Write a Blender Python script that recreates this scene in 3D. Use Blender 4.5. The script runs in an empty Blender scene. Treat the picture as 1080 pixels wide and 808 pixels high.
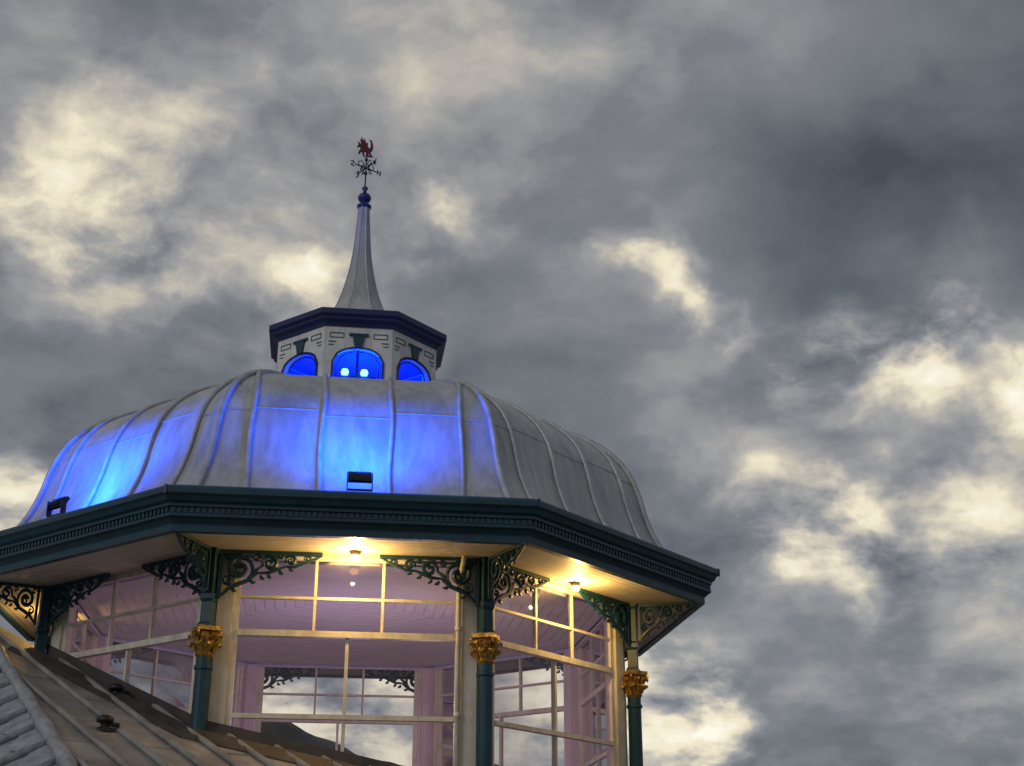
import bpy, bmesh, math, random, numpy as np
from mathutils import Matrix, Vector
D2=math.pi/180
random.seed(4)
# site measurements (metres, eye height = 0)
CX,CY,ROT=-2.6821,21.6393,.1338
He,CR,Hc=4.898,4.66,3.26
FOC,PITCH,ROLL=1428.1,.3769,.001
WR=4.45; AP=WR*math.cos(22.5*D2)
GX,GY,GZ=-.207,.336,3.199          # pier roof plane z=GX x+GY y+GZ (pavilion frame)
HT=Vector((-5.79,.17,4.46));HB=Vector((-2.76,-7.13,1.37))

# ================= materials
def newmat(name):
    m=bpy.data.materials.new(name);m.use_nodes=True;nt=m.node_tree
    return m,nt,nt.nodes['Principled BSDF']
def mottled(name,c1,c2,scale=3,rough=.6,metal=0,bump=.15,bscale=None,stretch=(1,1,1),rvar=.15,streak=0,sscale=7,sz=.12,bd=.03):
    m,nt,b=newmat(name);N=nt.nodes;L=nt.links
    tc=N.new('ShaderNodeTexCoord');mp=N.new('ShaderNodeMapping');mp.inputs['Scale'].default_value=stretch
    L.new(tc.outputs['Object'],mp.inputs[0])
    n=N.new('ShaderNodeTexNoise');n.inputs['Scale'].default_value=scale;n.inputs['Detail'].default_value=6;n.inputs['Roughness'].default_value=.62
    L.new(mp.outputs[0],n.inputs['Vector'])
    cr=N.new('ShaderNodeValToRGB');e=cr.color_ramp.elements
    e[0].position=.32;e[1].position=.68;e[0].color=(*c1,1);e[1].color=(*c2,1)
    L.new(n.outputs[0],cr.inputs[0])
    col=cr.outputs[0]
    if streak:
        mp2=N.new('ShaderNodeMapping');mp2.inputs['Scale'].default_value=(1,1,sz);L.new(tc.outputs['Object'],mp2.inputs[0])
        n3=N.new('ShaderNodeTexNoise');n3.inputs['Scale'].default_value=sscale;n3.inputs['Detail'].default_value=5;n3.inputs['Roughness'].default_value=.65;L.new(mp2.outputs[0],n3.inputs['Vector'])
        c2_=N.new('ShaderNodeValToRGB');e=c2_.color_ramp.elements;e[0].position=.36;e[1].position=.6;e[0].color=(.5,.5,.49,1);e[1].color=(1.12,1.12,1.12,1);L.new(n3.outputs[0],c2_.inputs[0])
        mx=N.new('ShaderNodeMix');mx.data_type='RGBA';mx.blend_type='MULTIPLY';mx.inputs[0].default_value=streak
        L.new(col,mx.inputs[6]);L.new(c2_.outputs[0],mx.inputs[7]);col=mx.outputs[2]
    L.new(col,b.inputs['Base Color'])
    b.inputs['Metallic'].default_value=metal
    mr=N.new('ShaderNodeMapRange');mr.inputs['To Min'].default_value=rough-rvar;mr.inputs['To Max'].default_value=min(1,rough+rvar)
    L.new(n.outputs[0],mr.inputs[0]);L.new(mr.outputs[0],b.inputs['Roughness'])
    if bump:
        n2=N.new('ShaderNodeTexNoise');n2.inputs['Scale'].default_value=bscale or scale*4;n2.inputs['Detail'].default_value=4
        L.new(mp.outputs[0],n2.inputs['Vector'])
        bp=N.new('ShaderNodeBump');bp.inputs['Strength'].default_value=bump;bp.inputs['Distance'].default_value=bd
        L.new(n2.outputs[0],bp.inputs['Height']);L.new(bp.outputs[0],b.inputs['Normal'])
    return m
def emis(name,col,s):
    m,nt,b=newmat(name);b.inputs['Base Color'].default_value=(*col,1);b.inputs['Emission Color'].default_value=(*col,1);b.inputs['Emission Strength'].default_value=s;return m
MT=dict(
 teal=mottled('teal_paint',(.003,.034,.06),(.007,.06,.092),4,.42,0,.08),
 navy=mottled('navy_paint',(.005,.014,.075),(.01,.026,.13),4,.45,0,.05),
 cream=mottled('cream_paint',(.6,.56,.46),(.76,.73,.63),5,.5,0,.06,streak=.35),
 white=mottled('white_paint',(.6,.6,.6),(.8,.8,.8),3,.55,0,.08,streak=.35),
 pink=mottled('interior_paint',(.55,.47,.52),(.65,.57,.62),2,.6,0,.03),
 gold=mottled('gold_leaf',(.22,.12,.02),(.72,.46,.12),14,.38,.7,.6,30),
 dome=mottled('dome_sheet_metal',(.34,.36,.385),(.53,.55,.57),1.3,.45,.2,.4,1.8,(1,1,.5),streak=.4,bd=.06),
 seam=mottled('dome_seam_metal',(.33,.345,.36),(.5,.515,.53),6,.42,.2,.15),
 lead=mottled('roof_lead',(.2,.195,.185),(.41,.4,.375),1.6,.42,.15,.4,6,streak=.4,sscale=3,sz=1),
 gutter=mottled('dark_gutter_lead',(.03,.028,.026),(.07,.065,.06),3,.6,.1,.3),
 flash=mottled('lead_flashing',(.26,.27,.3),(.42,.44,.47),5,.5,.2,.8,9,streak=.4,sz=1),
 black=mottled('black_metal',(.01,.01,.012),(.03,.03,.033),8,.5,.2,.05),
 red=mottled('red_paint',(.12,.006,.012),(.22,.012,.02),8,.5,0,.05),
 deck=mottled('pier_timber',(.12,.09,.07),(.22,.17,.13),3,.8,0,.3,None,(1,12,1)),
 sea=mottled('sea_water',(.02,.04,.05),(.03,.055,.065),.3,.2,0,.5,.8),
 hill=mottled('hill_heath',(.012,.018,.012),(.035,.036,.025),.03,.9,0,.0),
 brick=mottled('rendered_wall',(.45,.42,.36),(.6,.57,.5),3,.8,0,.2),
 warm=emis('warm_bulb',(1,.58,.15),7),
 blueb=emis('blue_bulb',(.1,.32,1),6),
 bluel=emis('blue_lens',(.02,.12,1),3),
)
def boards(name,c1,c2):
    m,nt,b=newmat(name);N=nt.nodes;L=nt.links
    tc=N.new('ShaderNodeUVMap')
    sp=N.new('ShaderNodeSeparateXYZ');L.new(tc.outputs[0],sp.inputs[0])
    fr=N.new('ShaderNodeMath');fr.operation='FRACT';L.new(sp.outputs[0],fr.inputs[0])
    gt=N.new('ShaderNodeMapRange');gt.inputs[1].default_value=.0;gt.inputs[2].default_value=.1;L.new(fr.outputs[0],gt.inputs[0])
    nz=N.new('ShaderNodeTexNoise');nz.inputs['Scale'].default_value=1.3;nz.inputs['Detail'].default_value=5;L.new(tc.outputs[0],nz.inputs['Vector'])
    cr=N.new('ShaderNodeValToRGB');e=cr.color_ramp.elements;e[0].position=.3;e[1].position=.7;e[0].color=(*c1,1);e[1].color=(*c2,1);L.new(nz.outputs[0],cr.inputs[0])
    mx=N.new('ShaderNodeMix');mx.data_type='RGBA';mx.blend_type='MULTIPLY';mx.inputs[0].default_value=.35
    L.new(cr.outputs[0],mx.inputs[6]);L.new(gt.outputs[0],mx.inputs[7]);L.new(mx.outputs[2],b.inputs['Base Color'])
    bp=N.new('ShaderNodeBump');bp.inputs['Strength'].default_value=.6;bp.inputs['Distance'].default_value=.01;L.new(gt.outputs[0],bp.inputs['Height']);L.new(bp.outputs[0],b.inputs['Normal'])
    b.inputs['Roughness'].default_value=.55
    return m
MT['soffit']=boards('soffit_boards',(.52,.46,.36),(.64,.58,.47))
MT['ceil']=boards('ceiling_boards',(.54,.5,.48),(.66,.61,.59))
m,nt,b=newmat('window_glass');N=nt.nodes;L=nt.links
tr=N.new('ShaderNodeBsdfTransparent');tr.inputs[0].default_value=(.92,.92,.94,1)
gl=N.new('ShaderNodeBsdfGlossy');gl.inputs['Roughness'].default_value=.03
fr=N.new('ShaderNodeFresnel');fr.inputs[0].default_value=1.55
mx=N.new('ShaderNodeMixShader');L.new(fr.outputs[0],mx.inputs[0]);L.new(tr.outputs[0],mx.inputs[1]);L.new(gl.outputs[0],mx.inputs[2])
L.new(mx.outputs[0],N['Material Output'].inputs[0]);MT['glass']=m

# ================= mesh builder
class MB:
    def __init__(s): s.v=[];s.f=[]
    def add(s,vs,fs):
        o=len(s.v);s.v+=[tuple(x) for x in vs];s.f+=[tuple(i+o for i in f) for f in fs]
    def box(s,x0,x1,y0,y1,z0,z1,T=None):
        vs=[Vector((x,y,z)) for x in (x0,x1) for y in (y0,y1) for z in (z0,z1)]
        if T is not None: vs=[T@v for v in vs]
        s.add(vs,[(0,1,3,2),(4,6,7,5),(0,4,5,1),(2,3,7,6),(0,2,6,4),(1,5,7,3)])
    def tube(s,pts,r,n=6,cap=True):
        pts=[Vector(p) for p in pts];rs=r if hasattr(r,'__len__') else [r]*len(pts)
        vs=[];up=Vector((0,0,1));prev=None
        for i,p in enumerate(pts):
            t=(pts[min(i+1,len(pts)-1)]-pts[max(i-1,0)])
            if t.length<1e-9:t=Vector((0,0,1))
            t.normalize()
            if prev is None:
                a=up if abs(t.z)<.9 else Vector((1,0,0));u=t.cross(a).normalized()
            else:
                u=(prev-t*prev.dot(t))
                u=u.normalized() if u.length>1e-6 else t.orthogonal().normalized()
            prev=u;w=t.cross(u)
            for k in range(n):
                a=2*math.pi*(k+.5)/n;vs.append(p+(u*math.cos(a)+w*math.sin(a))*rs[i])
        fs=[(i*n+k,i*n+(k+1)%n,(i+1)*n+(k+1)%n,(i+1)*n+k) for i in range(len(pts)-1) for k in range(n)]
        if cap: fs+=[tuple(range(n))[::-1],tuple((len(pts)-1)*n+k for k in range(n))]
        s.add(vs,fs)
    def loft(s,prof,n=8,a0=-67.5,cap0=False,cap1=False,c=(0,0)):
        vs=[(c[0]+r*math.cos((a0+360/n*k)*D2),c[1]+r*math.sin((a0+360/n*k)*D2),z) for r,z in prof for k in range(n)]
        fs=[(i*n+k,i*n+(k+1)%n,(i+1)*n+(k+1)%n,(i+1)*n+k) for i in range(len(prof)-1) for k in range(n)]
        if cap0: fs.append(tuple(range(n))[::-1])
        if cap1: fs.append(tuple((len(prof)-1)*n+k for k in range(n)))
        s.add(vs,fs)
    def mesh(s,name,mat,smooth=False):
        me=bpy.data.meshes.new(name);me.from_pydata(s.v,[],s.f);me.materials.append(MT[mat])
        if smooth: me.polygons.foreach_set('use_smooth',[True]*len(me.polygons))
        me.update();return me
SC=bpy.context.scene.collection
def obj(name,data,parent=None,M=None):
    o=bpy.data.objects.new(name,data);SC.objects.link(o)
    if parent: o.parent=parent
    if M is not None: o.matrix_local=M
    return o
def put(mb,name,mat,parent,smooth=False,M=None): return obj(name,mb.mesh(name,mat,smooth),parent,M)
RM=Matrix.Translation((CX,CY,0))@Matrix.Rotation(ROT,4,'Z')
pav=obj('domed_octagonal_pavilion',None);pav.matrix_world=RM
def FT(k): return Matrix.Rotation(45*k*D2,4,'Z')
C8=math.cos(22.5*D2);T8=math.tan(22.5*D2)
ZS=He-.44  # soffit

# fascia / cornice
mb=MB();mb.loft([(5.1,He+.12),(5.9,He+.07),(6.0,He+.03),(6.02,He),(6.02,He-.06),(5.98,He-.08),(5.95,He-.14),(5.9,He-.16),(5.9,He-.2),(5.86,He-.21),(5.86,He-.28),(5.885,He-.285),(5.885,He-.32),(5.83,He-.34),(5.79,He-.38),(5.78,He-.4),(5.78,He-.49),(5.68,He-.49),(5.68,ZS+.01)])
put(mb,'fascia','teal',pav)
mb=MB()
for k in range(8):
    T=FT(k);L_=5.86*C8*T8;n=60
    for i in range(n):
        x=-L_+.04+(2*L_-.08)*i/(n-1)
        mb.box(x-.019,x+.019,-5.86*C8-.024,-5.86*C8+.01,He-.277,He-.213,T)
put(mb,'dentils','teal',pav)
mb=MB()
for k in range(8):
    a=(-67.5+45*k)*D2;T=Matrix.Rotation(a,4,'Z');mb.box(5.99,6.03,-.015,.015,He-.08,He+.035,T)
put(mb,'fascia_corner_clips','teal',pav)
def ringface(name,mat,r0,r1,z0,z1,w):
    me=bpy.data.meshes.new(name);vs=[];fs=[]
    for r,z in ((r0,z0),(r1,z1)):
        for k in range(8):
            a=(-67.5+45*k)*D2;vs.append((r*math.cos(a),r*math.sin(a),z))
    for k in range(8): fs.append((k,(k+1)%8,8+(k+1)%8,8+k))
    me.from_pydata(vs,[],fs);me.materials.append(MT[mat]);uv=me.uv_layers.new(name='UVMap')
    for p in me.polygons:
        for li,c_ in zip(p.loop_indices,range(4)):
            r=r0 if c_<2 else r1;sg=-1 if c_ in(0,3) else 1
            uv.data[li].uv=(r*C8/w,sg*r*C8*T8)
    return obj(name,me,pav)
ringface('soffit','soffit',5.68,WR-.02,ZS,ZS,.11)
ringface('ceiling','ceil',WR-.1,.02,ZS-.03,ZS+.35,.16)
# dome
prof=[(5.32,4.98),(5.2,5.16),(5.03,5.46),(4.9,5.8),(4.81,6.14),(4.69,6.46),(4.51,6.74),(4.22,7.01),(3.84,7.23),(3.3,7.44),(2.6,7.61),(1.9,7.72),(1.3,7.78)]
def cat(pr,m=5):
    o=[]
    for i in range(len(pr)-1):
        p0=pr[max(i-1,0)];p1=pr[i];p2=pr[i+1];p3=pr[min(i+2,len(pr)-1)]
        for j in range(m):
            t=j/m
            o.append(tuple(.5*((2*b)+(-a+c_)*t+(2*a-5*b+4*c_-d)*t*t+(-a+3*b-3*c_+d)*t**3) for a,b,c_,d in zip(p0,p1,p2,p3)))
    o.append(pr[-1]);return o
cp=cat(prof)
mb=MB()
for k in range(8):
    T=FT(k);vs=[];nx=8
    for r_,z_ in cp:
        w=r_*C8*T8
        for j in range(nx+1): vs.append(T@Vector((-w+2*w*j/nx,-r_*C8,z_)))
    fs=[(i*(nx+1)+j,i*(nx+1)+j+1,(i+1)*(nx+1)+j+1,(i+1)*(nx+1)+j) for i in range(len(cp)-1) for j in range(nx)]
    mb.add(vs,fs)
put(mb,'dome','dome',pav,True)
mb=MB()
for k in range(8):
    a=(-67.5+45*k)*D2
    mb.tube([((r_+.02)*math.cos(a),(r_+.02)*math.sin(a),z_+.01) for r_,z_ in cp],.048,6)
    T=FT(k)
    for s_ in (-1.5,-.5,.5,1.5):
        x=s_*.93+random.uniform(-.015,.015);ph=random.uniform(0,6)
        pts=[T@Vector((x+.014*math.sin(ph+i*.25),-r_*C8-.02,z_+.01)) for i,(r_,z_) in enumerate(cp) if r_*C8*T8>abs(x)]
        mb.tube(pts,.035,6)
put(mb,'dome_seams','seam',pav,True)
mb=MB()
def ap_at(z):
    for (r0,z0),(r1,z1) in zip(cp,cp[1:]):
        if z0<=z<=z1: return r0+(r1-r0)*(z-z0)/(z1-z0)
    return 4
for k in range(8):
    T=FT(k)
    for j in range(5):
        z=6.4+(.05 if j%2 else -.04)+random.uniform(-.03,.03);r_=ap_at(z)
        x0=max(-2.5*.93+j*.93,-r_*C8*T8);x1=min(x0+.93 if j else -1.5*.93,r_*C8*T8)
        mb.tube([T@Vector((x0,-r_*C8,z)),T@Vector((x1,-r_*C8,z))],.013,4)
put(mb,'dome_sheet_laps','seam',pav)

# walls: windows
ZT=ZS;R1,R2,R3,R4,R5=4.39,3.89,3.42,2.375,1.33
LW=WR*C8*T8
fm=MB();inn=MB();gls=MB();base=MB()
for k in range(8):
    T=FT(k);y=-AP
    def B(x0,x1,z0,z1,d0=.06,d1=.03,m=fm): m.box(x0,x1,y-d0,y+d1,z0,z1,T)
    B(-LW+.02,-LW+.22,.2,ZT-.003,.09,.05);B(LW-.22,LW-.02,.2,ZT-.003,.09,.05)
    B(-LW+.3,LW-.3,R1,ZT-.003,.05)
    B(-LW+.222,-LW+.3,.5,ZT-.004,.05);B(LW-.3,LW-.222,.5,ZT-.004,.05)
    B(-LW+.302,LW-.302,R3-.04,R3+.04,.075)
    B(-LW+.302,LW-.302,R2-.018,R2+.018,.035)
    B(-LW+.302,LW-.302,R4-.03,R4+.03,.06)
    B(-LW+.302,LW-.302,R5-.04,R5+.04,.06)
    for x in(-.44,.44):
        B(x-.018,x+.018,R3+.042,R2-.02,.033);B(x-.018,x+.018,R2+.02,R1-.002,.033)
    for z0,z1 in((R4+.032,R3-.042),(R5+.042,R4-.032),(.5,R5-.042)): B(-.022,.022,z0,z1,.04)
    inn.box(-LW+.02,-LW+.16,y+.052,y+.16,.2,ZT-.06,T);inn.box(LW-.16,LW-.02,y+.052,y+.16,.2,ZT-.06,T)
    inn.box(-LW+.16,LW-.16,y+.052,y+.1,R1-.02,ZT-.06,T)
    for i,(z0,z1) in enumerate(((R2,R1),(R3,R2),(R4,R3),(R5,R4),(.5,R5))):
        yy=y-.002
        xs=[-LW+.3,-.44,.44,LW-.3] if i<2 else [-LW+.3,0,LW-.3]
        for xa,xb in zip(xs,xs[1:]):
            t1,t2=random.uniform(-.004,.004),random.uniform(-.004,.004)
            gls.add([T@Vector((xa,yy+t1,z0)),T@Vector((xb,yy-t1,z0)),T@Vector((xb,yy+t2,z1)),T@Vector((xa,yy-t2,z1))],[(0,1,2,3)])
    base.box(-LW+.02,LW-.02,y-.1,y+.1,-1.6,.5,T)
put(fm,'window_frames','cream',pav);put(inn,'interior_posts','pink',pav);put(gls,'window_glazing','glass',pav);put(base,'base_wall','brick',pav)
mb=MB();mb.loft([(.1,-.02),(4.3,-.02)]);put(mb,'interior_floor','deck',pav)
# downpipe beside the right-hand front column
mb=MB();T=FT(0);px=LW-.27;mb.tube([(px,-AP-.13,.3),(px,-AP-.13,4.1),(px+.02,-AP-.18,4.25),(px+.05,-AP-.3,ZS-.01)],.035,8)
for z in(1.2,2.4,3.5): mb.loft([(.05,z),(.05,z+.05)],n=8,c=(px,-AP-.13))
put(mb,'downpipe','cream',pav,True)
# columns
h=Hc
colm=MB();colm.loft([(.15,-1.6),(.15,.3),(.13,.33),(.105,.4),(.098,h-.19)],n=18)
colm.loft([(.098,h-.36),(.118,h-.35),(.118,h-.31),(.098,h-.3)],n=18)
colm.loft([(.13,h+.18),(.13,h+.215),(.1,h+.24),(.095,h+.5),(.12,h+.54),(.12,h+.6),(.1,h+.63),(.1,ZS-.08),(.13,ZS-.04),(.13,ZS-.003)],n=4,a0=45)
colme=colm.mesh('column','teal')
cap=MB()
cap.loft([(.1,h-.2),(.125,h-.17),(.105,h-.15),(.115,h-.05),(.14,h+.06),(.18,h+.1)],n=16)
for row,(z0,n_,rr) in enumerate(((h-.14,8,.115),(h-.04,8,.125))):
    for i in range(n_):
        a=(i+.5*row)*2*math.pi/n_;T=Matrix.Rotation(a,4,'Z')
        for s_ in(-1,0,1):
            cap.tube([T@Vector((rr,s_*.018,z0)),T@Vector((rr+.022,s_*.027,z0+.06)),T@Vector((rr+.05,s_*.032,z0+.105)),T@Vector((rr+.085,s_*.028,z0+.105)),T@Vector((rr+.085,s_*.022,z0+.075))],[.01,.017,.018,.014,.008],5)
for i in range(4):
    T=Matrix.Rotation((45+90*i)*D2,4,'Z')
    cap.tube([T@Vector((.18+.036*math.cos(t)*(1-t/14),0,h+.085+.036*math.sin(t)*(1-t/14))) for t in np.linspace(0,8,14)],.016,5)
cap.box(-.15,.15,-.15,.15,h+.125,h+.18)
capme=cap.mesh('capital','gold')
def spiral(cx,cz,r0,turns,a0,dirn,n=22,rend=.18):
    return [(cx+r0*(1-(1-rend)*t)*math.cos(a0+dirn*turns*2*math.pi*t),cz+r0*(1-(1-rend)*t)*math.sin(a0+dirn*turns*2*math.pi*t)) for t in np.linspace(0,1,n)]
br=MB()
def rib(pts,r=.02):
    n=len(pts);r*=1.25;br.tube([(x,0,z) for x,z in pts],[r*(.75+.5*math.sin(math.pi*i/(n-1))) for i in range(n)],5)
br.box(.0,1.36,-.03,.03,-.05,0);br.box(0,.05,-.03,.03,-.66,-.051)
rib([(.05,-.62),(.14,-.52),(.25,-.46),(.4,-.40),(.52,-.30)],.022)
rib(spiral(.27,-.24,.19,1.6,-.9,1),.024)
rib(spiral(.68,-.17,.115,1.5,math.pi+.4,-1),.02)
rib(spiral(.95,-.12,.075,1.4,.4+math.pi,-1),.016)
rib(spiral(1.17,-.09,.05,1.3,.4+math.pi,-1),.013)
rib([(.42,-.36),(.5,-.26),(.57,-.2)],.02);rib([(.52,-.3),(.66,-.29),(.78,-.24),(.88,-.2)],.018);rib([(.85,-.2),(1.0,-.2),(1.12,-.145),(1.25,-.09),(1.36,-.035)],.016)
rib(spiral(.14,-.42,.07,1.2,1.2,1),.015);rib(spiral(.5,-.1,.05,1.2,0,1),.013);rib(spiral(.82,-.07,.03,1.1,2,1),.011)
rib(spiral(.11,-.1,.05,1.1,3,-1),.013)
for x,z,a in((.42,-.4,-.8),(.55,-.33,-1.2),(.66,-.3,-1.6),(.2,-.5,-1.4),(.8,-.25,-1.3),(.93,-.2,-1.3),(.3,-.06,.9),(.6,-.055,.5),(.27,-.24,.5),(.27,-.24,2.4),(.27,-.24,4.1),(.68,-.17,1)):
    rib([(x,z),(x+.04*math.cos(a),z+.04*math.sin(a)),(x+.075*math.cos(a+.5),z+.075*math.sin(a+.5))],.018)
brme=br.mesh('scroll_bracket','teal')
for k in range(8):
    a=(-67.5+45*k)*D2
    base_=Matrix.Translation((CR*math.cos(a),CR*math.sin(a),0))
    obj('column_%d'%k,colme,pav,base_@Matrix.Rotation(a,4,'Z'));obj('capital_%d'%k,capme,pav,base_@Matrix.Rotation(a+math.pi/4,4,'Z'))
    z=Matrix.Translation((0,0,ZS-.004))
    for j,ang in enumerate((a+112.5*D2,a-112.5*D2)):
        obj('bracket_%d_%d'%(k,j),brme,pav,base_@z@Matrix.Rotation(ang,4,'Z')@Matrix.Translation((.09,0,0))@Matrix.Diagonal((.97,1,.97,1)))
    obj('bracket_%d_out'%k,brme,pav,base_@z@Matrix.Rotation(a,4,'Z')@Matrix.Translation((.1,0,0))@Matrix.Diagonal((.66,1,.85,1)))

# cupola
CB=1.44;ca=CB*C8;hl=ca*T8;zb=7.5;zt=9.06
w=MB();tr_=MB();nv=MB();ln=MB()
for k in range(8):
    T=FT(k);y=-ca;ow=.41
    w.box(-hl+.003,-ow,y,y+.09,zb,zt,T);w.box(ow,hl-.003,y,y+.09,zb,zt,T)
    n=12;ar=[(-ow+2*ow*i/n,8.4+.25*math.sqrt(max(0,1-(2*i/n-1)**2))) for i in range(n+1)]
    for (xa,za),(xb,zb2) in zip(ar,ar[1:]):
        w.add([T@Vector(q) for q in((xa,y,za),(xb,y,zb2),(xb,y,zt),(xa,y,zt),(xa,y+.09,za),(xb,y+.09,zb2),(xb,y+.09,zt),(xa,y+.09,zt))],[(0,1,2,3),(4,7,6,5),(0,4,5,1)])
        ln.add([T@Vector(q) for q in((xa,y+.094,za),(xb,y+.094,zb2),(xb,y+.094,zt-.06),(xa,y+.094,zt-.06))],[(0,3,2,1)])
    nv.tube([T@Vector((x,y-.01,z)) for x,z in [(-ow,zb)]+ar+[(ow,zb)]],.022,4)
    nv.tube([T@Vector((x*.84,y+.05,z-.05)) for x,z in [(-ow,7.9)]+ar+[(ow,7.9)]],.012,4)
    nv.box(-ow,ow,y+.03,y+.06,8.0,8.03,T)
    tr_.add([T@Vector(q) for q in((-.06,y-.03,8.66),(.06,y-.03,8.66),(.1,y-.03,8.86),(-.1,y-.03,8.86),(-.06,y,8.66),(.06,y,8.66),(.1,y,8.86),(-.1,y,8.86))],[(0,1,2,3),(0,4,5,1),(1,5,6,2),(3,7,4,0)])
    tr_.box(-.16,.16,y-.035,y,8.862,8.9,T)
    for sx in(-1,1):
        for (x0,x1,z0,z1) in((.24,.47,8.82,8.91),):
            for q in((x0,x1,z0,z0+.011),(x0,x1,z1-.011,z1),(x0,x0+.011,z0+.012,z1-.012),(x1-.011,x1,z0+.012,z1-.012)):
                a_,b_=sorted((sx*q[0],sx*q[1]));tr_.box(a_,b_,y-.01,y+.002,q[2],q[3],T)
        for q in((.37,.49,8.745,8.757),(.4,.49,8.69,8.7)):
            a_,b_=sorted((sx*q[0],sx*q[1]));tr_.box(a_,b_,y-.01,y+.002,q[2],q[3],T)
put(w,'cupola_walls','white',pav);put(tr_,'cupola_ornament','teal',pav);put(nv,'cupola_arch_trim','navy',pav)
MT['blue_glow']=mottled('cupola_blue_glow_colour',(.08,.12,.4),(.12,.17,.5),3,.5,0,.05);put(ln,'cupola_glow_lining','blue_glow',pav)  # inner walls coloured blue so the lamp glow looks deeper
mb=MB();mb.loft([(1.4,zt-.04),(1.46,zt-.04),(1.48,zt+.02),(1.56,zt+.06),(1.56,zt+.1),(1.62,zt+.13),(1.62,zt+.22),(1.5,zt+.25)]);put(mb,'cupola_cornice','navy',pav)  # navy also carries the blue light on the cornice underside
mb=MB();mb.loft([(1.3,zt-.06),(.01,zt-.06)]);put(mb,'cupola_ceiling','blue_glow',pav)  # ceiling has the same blue glow put into its colour
sp=cat([(1.5,9.31),(1.1,9.37),(.78,9.5),(.56,9.7),(.43,9.94),(.31,10.3),(.215,10.72),(.155,11.15),(.115,11.7),(.1,12.0)],4)
mb=MB();mb.loft(sp);put(mb,'spire','dome',pav)
mb=MB()
for k in range(8):
    a=(-67.5+45*k)*D2;mb.tube([(r_*math.cos(a),r_*math.sin(a),z_) for r_,z_ in sp],.012,5)
put(mb,'spire_rolls','seam',pav)
mb=MB();mb.loft([(q,z_+.17) for q,z_ in [(.1,11.78),(.13,11.8),(.13,11.84),(.07,11.87),(.05,11.9),(.1,11.94),(.125,12.0),(.1,12.06),(.04,12.1),(.03,12.16),(.06,12.2),(.03,12.24)]],n=16);put(mb,'finial_ball','navy',pav,True)
for i,(x,y_) in enumerate(((-.2,-.8),(.12,-.8),(-.8,-.3),(.85,-.25))):
    mb=MB();mb.loft([(.001,8.37),(.05,8.38),(.068,8.43),(.05,8.48),(.001,8.49)],n=12,c=(x,y_))
    put(mb,'blue_bulb_%d'%i,'blueb',pav,True)
mb=MB();mb.box(-.8,.9,-.3,-.26,8.33,8.365);mb.box(-.3,.3,-.83,-.77,8.33,8.365);mb.box(-.02,.02,-.8,-.76,8.37,9.0);put(mb,'bulb_rail','black',pav)
def light(kind,name,loc,energy,col,size=.1,parent=pav,rot=None,spot=None):
    l=bpy.data.lights.new(name,kind);l.energy=energy;l.color=col
    l.shadow_soft_size=size
    if spot: l.spot_size=spot;l.spot_blend=1
    o=obj(name,l,parent);o.location=loc
    if rot is not None:o.rotation_mode='QUATERNION';o.rotation_quaternion=rot
    return o
light('POINT','cupola_blue_light',(0,-.1,8.3),170,(.0,.06,1),.15)
for i,(x,y_) in enumerate(((-.2,-.92),(.12,-.92))): light('POINT','bulb_light_%d'%i,(x,y_,8.43),9,(.0,.08,1),.05)
# floodlights on dome
def flood(angdeg,off,e):
    T=FT(angdeg/45)
    p=T@Vector((off,-5.82*C8,5.12))
    o=bpy.data.objects.new('floodlight',None);SC.objects.link(o);o.matrix_world=RM@Matrix.Translation(p)@Matrix.Rotation(angdeg*D2,4,'Z')@Matrix.Scale(.78,4)
    m_=MB();m_.box(-.19,.19,-.03,.03,.0,.2,Matrix.Rotation(-.5,4,'X'));m_.box(-.21,-.192,-.05,.05,-.13,.14);m_.box(.192,.21,-.05,.05,-.13,.14);m_.box(-.21,.21,-.03,.03,-.15,-.13)
    for i in range(6): m_.box(-.17+i*.06,-.155+i*.06,-.06,-.032,.02,.18,Matrix.Rotation(-.5,4,'X'))
    put(m_,'housing','black',o)
    m_=MB();m_.box(-.17,.17,.031,.036,.02,.18,Matrix.Rotation(-.5,4,'X'));put(m_,'lens','bluel',o)
    d=Vector((0,.42,1)).normalized()
    light('SPOT','beam',(0,.05,.16),e,(.0,.078,1),.3,o,d.to_track_quat('-Z','Y'),170*D2)
flood(0,.05,1050);flood(-45,-.2,1400);flood(-90,0,1500)
# soffit lamps; the last is unseen, added to warm the left soffit
for k,e in((0,62),(1,60),(6,36)):
    T=FT(k)
    o=bpy.data.objects.new('soffit_lamp',None);SC.objects.link(o);o.matrix_world=RM@T@Matrix.Translation((.05,-AP-.36,ZS-.01))
    m_=MB();m_.loft([(.07,0),(.07,-.03),(.03,-.035),(.03,-.05)],n=12,cap0=True);put(m_,'lamp_base','black',o)
    m_=MB();m_.loft([(.03,-.04),(.06,-.055),(.065,-.08),(.04,-.115),(.001,-.12)],n=12);put(m_,'bulb','warm',o,True)
    light('POINT','lamp_light',(0,-.06,-.26),e,(1,.6,.17),.02,o)
light('POINT','interior_light',(0,0,2.9),78,(.74,.53,1),.4)
light('POINT','interior_warm_light',(1.2,-1.0,2.8),46,(1,.68,.52),.3)
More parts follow.
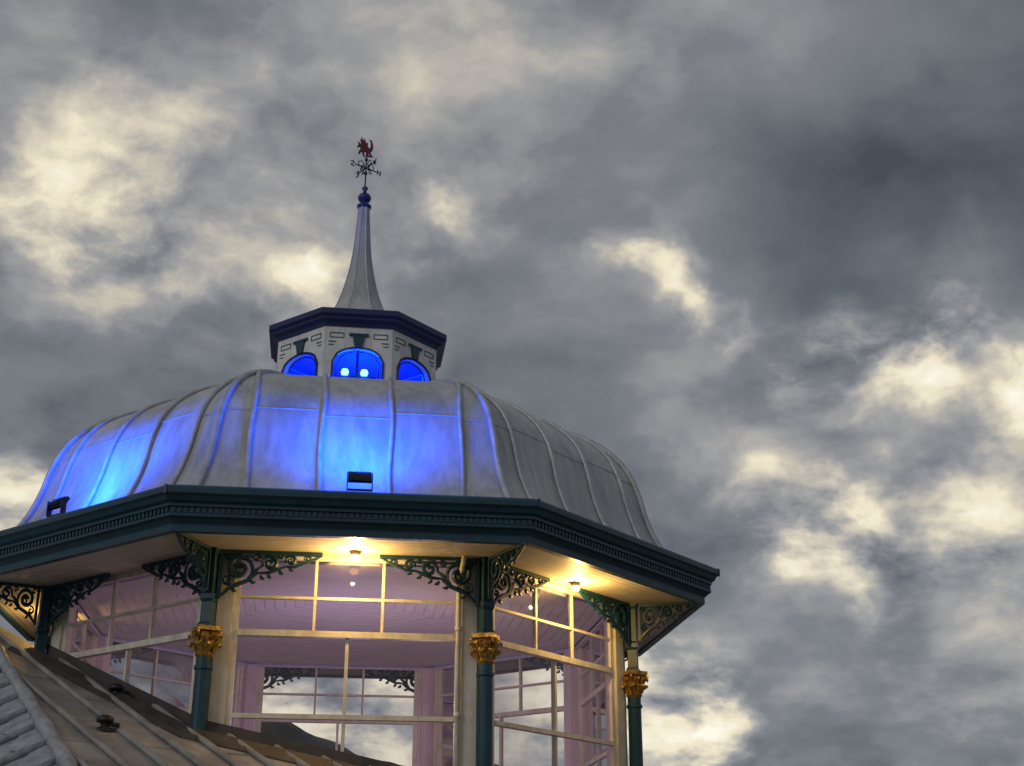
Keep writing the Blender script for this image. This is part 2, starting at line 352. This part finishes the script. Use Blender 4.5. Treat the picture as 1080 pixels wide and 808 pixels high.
# weather vane
wv_=bpy.data.objects.new('weather_vane',None);SC.objects.link(wv_);wv_.matrix_world=RM@Matrix.Translation((0,0,12.38))
mb=MB();mb.tube([(0,0,0),(0,0,.85)],.014,8)
RZ=Matrix.Rotation(.55,4,'Z')
for i in range(4):
    T=RZ@Matrix.Rotation(i*math.pi/2,4,'Z')
    mb.tube([T@Vector((0,0,.42)),T@Vector((.24,0,.42))],.011,5)
    mb.tube([T@Vector((.1+.05*math.cos(t)*(1-t/10),0,.36+.05*math.sin(t)*(1-t/10))) for t in np.linspace(1.5,8,14)],.009,5)
    mb.tube([T@Vector((.1+.04*math.cos(t)*(1-t/10),0,.475+.04*math.sin(t)*(1-t/10))) for t in np.linspace(-1.5,-8,14)],.009,5)
    Lt={0:[[(0,0),(0,1),(.7,0),(.7,1)]],1:[[(.7,0),(0,0),(0,1),(.7,1)],[(0,.5),(.5,.5)]],2:[[(0,.1),(.5,0),(.7,.25),(.05,.7),(.2,1),(.7,.9)]],3:[[(0,1),(.2,0),(.4,.7),(.6,0),(.8,1)]]}[i]
    for st in Lt: mb.tube([T@Vector((.25+x*.1,0,.37+z*.1)) for x,z in st],.012,4)
mb.loft([(.001,.27),(.03,.29),(.035,.31),(.03,.33),(.001,.35)],n=10);mb.loft([(.001,.56),(.03,.58),(.03,.62),(.001,.64)],n=10)
put(mb,'compass_arms','black',wv_)
out=[(-.17,.2),(-.22,.17),(-.2,.23),(-.15,.27),(-.17,.32),(-.13,.29),(-.09,.27),(-.08,.22),(-.05,.2),(-.09,.38),(-.05,.33),(-.03,.43),(.01,.33),(.05,.4),(.06,.29),(.12,.33),(.09,.22),(.14,.18),(.19,.24),(.22,.33),(.19,.38),(.25,.36),(.26,.24),(.2,.13),(.14,.11),(.15,.04),(.19,.0),(.12,.0),(.1,.08),(.06,.1),(.07,.03),(.1,-.0),(.04,.0),(.02,.1),(-.05,.1),(-.06,.03),(-.03,0),(-.09,0),(-.1,.1),(-.14,.09),(-.19,.04),(-.22,.07),(-.17,.14),(-.12,.16),(-.13,.2)]
bm=bmesh.new();vs=[bm.verts.new((x,-.012,z)) for x,z in out];f=bm.faces.new(vs);g=bmesh.ops.extrude_face_region(bm,geom=[f]);bmesh.ops.translate(bm,vec=(0,.024,0),verts=[e for e in g['geom'] if isinstance(e,bmesh.types.BMVert)]);bmesh.ops.triangulate(bm,faces=bm.faces[:]);bmesh.ops.recalc_face_normals(bm,faces=bm.faces[:])
me=bpy.data.meshes.new('dragon');bm.to_mesh(me);me.materials.append(MT['red']);obj('dragon',me,wv_,Matrix.Translation((0,0,.66))@Matrix.Rotation(.5,4,'Z')@Matrix.Rotation(-.25,4,'Y')@Matrix.Diagonal((.74,1,.92,1)))

# lower roof building
lr=obj('pier_building',None);lr.matrix_world=RM
def pz(x,y): return GX*x+GY*y+GZ
dn=Vector((-GX,-GY)).normalized()
Aw=Vector((-LW,-AP));Bw=Vector((LW,-AP));Hw=Vector((-AP,-LW))
hd=(HB-HT);HT2=HT-hd*0.02;HB2=HT+hd*1.6
poly=[HT2,Vector((Hw.x,Hw.y,0)),Vector((Aw.x,Aw.y,0)),Vector((Bw.x,Bw.y,0)),Vector((Bw.x+dn.x*3,Bw.y+dn.y*3,0)),HB2]
poly=[Vector((q.x,q.y,pz(q.x,q.y))) for q in poly]
mb=MB();n=len(poly);mb.add(poly+[q-Vector((0,0,.15)) for q in poly],[tuple(range(n)),tuple(range(2*n-1,n-1,-1))]+[(i,(i+1)%n,n+(i+1)%n,n+i) for i in range(n)])
put(mb,'roof','lead',lr)
def inside(x,y):
    c_=False;j=n-1
    for i in range(n):
        a,b_=poly[i],poly[j]
        if (a.y>y)!=(b_.y>y) and x<(b_.x-a.x)*(y-a.y)/(b_.y-a.y)+a.x: c_=not c_
        j=i
    return c_
mb=MB();mb2=MB();perp=Vector((-dn.y,dn.x))
for i in range(-22,23):
    o_=Aw+perp*(i*.5+.2);run=[]
    for j in range(-120,200):
        q=o_+dn*(j*.08)
        if inside(q.x,q.y): run.append((q.x,q.y,pz(q.x,q.y)+.035+.004*math.sin(j*.35+i)))
    if len(run)>2: mb.tube(run[::5]+[run[-1]],.038,7)
    for j in range(-6,12):
        q=o_+dn*(j*1.9+(i%2)*.9);q2=q+perp*.5
        if inside(q.x,q.y) and inside(q2.x,q2.y): mb2.tube([(q.x,q.y,pz(q.x,q.y)+.004),(q2.x,q2.y,pz(q2.x,q2.y)+.004)],.014,4)
put(mb,'roof_seams','lead',lr,True);put(mb2,'roof_laps','lead',lr)
mb=MB()
for a,b_,ox in((Hw,Aw,.0),(Aw,Bw,.003)):
    d=(b_-a).normalized();o_=Vector((d.y,-d.x))
    for off0,off1,h0,h1 in((.10,.12,.0,.16),(.3,.42,.03,.08),(.55,.6,.02,.06)):
        vs=[]
        for p in(a,b_):
            for of,hh in((off0,h1),(off1,h0),(off1,-.02),(off0,-.02)):
                q=p+o_*of+d*(of*.41 if p is b_ else -of*.41);vs.append((q.x,q.y,pz(q.x,q.y)+hh+ox))
        mb.add(vs,[(0,4,5,1),(1,5,6,2),(0,1,2,3),(4,7,6,5),(0,3,7,4)])
put(mb,'wall_gutter','gutter',lr)
mb=MB();pts=[]
for i in range(60):
    q=HT2+(HB2-HT2)*i/59;pts.append((q.x,q.y,pz(q.x,q.y)+.03))
mb.tube(pts,[.075+.02*max(0,math.sin(i*1.1)) for i in range(60)],8)
put(mb,'hip_roll','flash',lr,True)
L1=HB2+Vector((-6,-1.0,-3));L0=HT2+Vector((-6,-1.0,-3))
P0=Vector(pts[0])-Vector((0,0,.04));P1=Vector(pts[-1])-Vector((0,0,.04))
mb=MB();mb.add([P0,P1,L1,L0],[(0,1,2,3)]);put(mb,'hip_slope','flash',lr)
mb=MB()
for i in range(1,20):
    a_=P0+(P1-P0)*i/20;b_=L0+(L1-L0)*i/20;mb.tube([a_+Vector((0,0,.03)),a_.lerp(b_,.5)+Vector((0,0,.03)),b_+Vector((0,0,.03))],[.05,.035,.035],6)
    c_=P0+(P1-P0)*(i+.5)/20;e_=L0+(L1-L0)*(i+.5)/20
    v=[];
    for t in range(7):
        aa=t/6;q=(P0+(P1-P0)*(i+aa)/20);dd=(e_-c_).normalized()*(.22+.2*math.sin(aa*math.pi))
        v+= [q+Vector((0,0,.03)),q+dd+Vector((0,0,.02))]
    mb.add(v,[(2*t,2*t+2,2*t+3,2*t+1) for t in range(6)])
put(mb,'hip_saddles','flash',lr,True)
mb=MB()
a_=poly[4];b_=poly[5];mb.add([a_-Vector((0,0,.1)),b_-Vector((0,0,.1)),Vector((b_.x,b_.y,-1.6)),Vector((a_.x,a_.y,-1.6))],[(0,1,2,3)])
mb.add([b_-Vector((0,0,.1)),L1,Vector((L1.x,L1.y,-1.6)),Vector((b_.x,b_.y,-1.6))],[(0,1,2,3)]);put(mb,'walls','brick',lr)
for q in((-2.96,-3.33),(-2.78,-5.15)):
    o=bpy.data.objects.new('roof_vent',None);SC.objects.link(o);o.matrix_world=RM@Matrix.Translation((*q,pz(*q)))@Matrix.Scale(.85,4)
    m_=MB();m_.loft([(.13,-.03),(.1,.03),(.06,.04),(.06,.1),(.11,.1),(.12,.13),(.11,.17),(.05,.2),(.001,.2)],n=14);m_.tube([(0,0,.1),(.2,-.03,.06)],.03,6);put(m_,'vent','black',o,True)

# surroundings
mb=MB();mb.box(-20,20,-14,45,-1.75,-1.6);put(mb,'pier_deck','deck',None)
mb=MB();mb.add([(-4000,-4000,-8),(4000,-4000,-8),(4000,4000,-8),(-4000,4000,-8)],[(0,1,2,3)]);put(mb,'sea','sea',None)
mb=MB();nx=120;vs=[];fs=[]
for j in range(7):
    for i in range(nx):
        az=(-32+i*46/(nx-1))*D2;g=az/D2
        e=8.1*math.exp(-((g+10)/9)**2)+4.0*math.exp(-((g-0)/3.4)**2)
        hgt=700*math.tan(e*D2)+2.0*math.sin(i*.37)+1.0*math.sin(i*1.1)-8
        d=520+j*45;t=min(1,j/4 if j<=4 else (6-j)/2*.9)
        vs.append((d*math.sin(az),d*math.cos(az),-10+(hgt+10)*(math.sin(t*math.pi/2))+random.uniform(-1,1)*(0<j<4)))
for j in range(6):
    for i in range(nx-1): fs.append((j*nx+i,j*nx+i+1,(j+1)*nx+i+1,(j+1)*nx+i))
mb.add(vs,fs);put(mb,'hill','hill',None,True)

# camera
cam=bpy.data.cameras.new("camera");co=obj("camera",cam)
cam.sensor_width=36;cam.lens=FOC/1080*36;cam.clip_end=9000
co.matrix_world=Matrix.Rotation(math.pi/2+PITCH,4,'X')@Matrix.Rotation(ROLL,4,'Z')
bpy.context.scene.camera=co
vs_=bpy.context.scene.view_settings;vs_.view_transform='Standard';vs_.look='None'
sl=bpy.data.lights.new('sun','SUN');sl.energy=.5;sl.angle=20*D2;sl.color=(1,.96,.92);so=obj('sun',sl)
sd=Vector((math.sin(-40*D2)*math.cos(30*D2),-math.cos(-40*D2)*math.cos(30*D2),math.sin(30*D2)))
so.rotation_mode='QUATERNION';so.rotation_quaternion=(-sd).to_track_quat('-Z','Y')
# ---- sky
w=bpy.data.worlds.new("World");bpy.context.scene.world=w;w.use_nodes=True
nt=w.node_tree;N=nt.nodes;L=nt.links;N.clear()
def nd(t,**k):
    n=N.new(t)
    for a,b in k.items(): setattr(n,a,b)
    return n
def S(n,i,v):
    if isinstance(v,bpy.types.NodeSocket): L.new(v,n.inputs[i])
    else: n.inputs[i].default_value=v
def M(op,a,b=0.0,c=0.0):
    n=nd('ShaderNodeMath',operation=op);S(n,0,a);S(n,1,b);S(n,2,c)
    return n.outputs[0]
def noise(vec,scale,detail,rough,out=0):
    n=nd('ShaderNodeTexNoise');L.new(vec,n.inputs['Vector']);n.inputs['Scale'].default_value=scale;n.inputs['Detail'].default_value=detail;n.inputs['Roughness'].default_value=rough
    return n.outputs[out]
def VM(op,a,b=None,c=None):
    n=nd('ShaderNodeVectorMath',operation=op);S(n,0,a)
    if b is not None:S(n,1,b)
    if c is not None:S(n,2,c)
    return n
tc=nd('ShaderNodeTexCoord').outputs['Generated']
sep=nd('ShaderNodeSeparateXYZ');L.new(tc,sep.inputs[0])
wv=noise(tc,7.0,5,.56,1)
off=VM('SUBTRACT',wv,(.5,.5,.5)).outputs[0]
wdir=VM('NORMALIZE',VM('MULTIPLY_ADD',off,(.2,.2,.2),tc).outputs[0]).outputs[0]
den=M('ADD',M('ABSOLUTE',sep.outputs[2]),0.45)
cmb=nd('ShaderNodeCombineXYZ');S(cmb,0,M('DIVIDE',sep.outputs[0],den));S(cmb,1,M('DIVIDE',sep.outputs[1],den));S(cmb,2,sep.outputs[2])
pl=VM('MULTIPLY_ADD',off,(.1,.1,.1),cmb.outputs[0]).outputs[0]
n1=noise(pl,2.8,5,.52)
n2=noise(pl,8.5,6,.56)
# cloud gaps / heavy cloud: tangent offsets (x right, y up) about bearing 0, elevation 21.6 deg; angular radius; strength
B=[(-.301,.112,.050,.30),(-.336,.178,.03,.10),(-.25,.15,.045,.06),(-.355,.12,.03,.15),(-.161,.087,.02,.36),(-.049,.125,.022,.3),(.091,.087,.018,.34),(.116,.069,.014,.34),(.165,.059,.015,.22),
(.231,.026,.024,.5),(.287,.006,.026,.52),(.368,-.010,.022,.5),(.273,-.101,.030,.44),(.228,-.136,.022,.34),(.354,-.088,.025,.28),(.196,-.081,.014,.18),(.118,-.239,.026,.38),(.144,-.274,.024,.3),(-.371,-.085,.03,.44),
(.294,.220,.098,-.24),(.329,.164,.056,-.15),(.014,.013,.077,-.1),(-.336,.024,.063,-.12),(.294,-.050,.030,-.18),(.203,.150,.056,-.08),(.2,-.19,.05,-.08),
(-.14,-.245,.06,.42),(.042,-.235,.03,.34),(-.252,-.207,.03,.28)]
tot=0.0;cp_,sp_=math.cos(.3769),math.sin(.3769)
for bx,by,rr,a in B:
    d=Vector((bx,cp_-by*sp_,sp_+by*cp_)).normalized()
    dt=VM('DOT_PRODUCT',wdir,tuple(d)).outputs['Value']
    e=M('EXPONENT',M('MULTIPLY_ADD',dt,1/rr**2,-1/rr**2))
    tot=M('MULTIPLY_ADD',e,a,tot)
n2c=M('SUBTRACT',n2,.5)
t=M('MULTIPLY_ADD',M('SUBTRACT',n1,.5),1.25,.515)
t=M('MULTIPLY_ADD',n2c,.95,t)
t=M('MULTIPLY_ADD',tot,M('MULTIPLY_ADD',n2c,5.0,.9),t)
t=M('MULTIPLY',t,.74)
cr=nd('ShaderNodeValToRGB');L.new(t,cr.inputs[0])
el=cr.color_ramp.elements
cols=[(0,(.06,.069,.081)),(.18,(.105,.117,.135)),(.36,(.195,.206,.225)),(.5,(.34,.336,.335)),(.62,(.56,.515,.43)),(.76,(.84,.76,.57)),(1,(1.0,.95,.8))]
el[0].position=0;el[1].position=1
for p_,c_ in cols[1:-1]: el.new(p_)
for e_,(p_,c_) in zip(el,cols): e_.color=(*c_,1)
sk=nd('ShaderNodeTexSky');sk.sky_type='NISHITA';sk.sun_disc=False;sk.sun_elevation=30*D2;sk.sun_rotation=220*D2
mix=nd('ShaderNodeMix',data_type='RGBA',blend_type='ADD');mix.inputs[0].default_value=.004
L.new(cr.outputs[0],mix.inputs[6]);L.new(sk.outputs[0],mix.inputs[7])
bg=nd('ShaderNodeBackground');L.new(mix.outputs[2],bg.inputs[0])
o=nd('ShaderNodeOutputWorld');L.new(bg.outputs[0],o.inputs[0])
w.cycles.sampling_method='MANUAL';w.cycles.sample_map_resolution=256
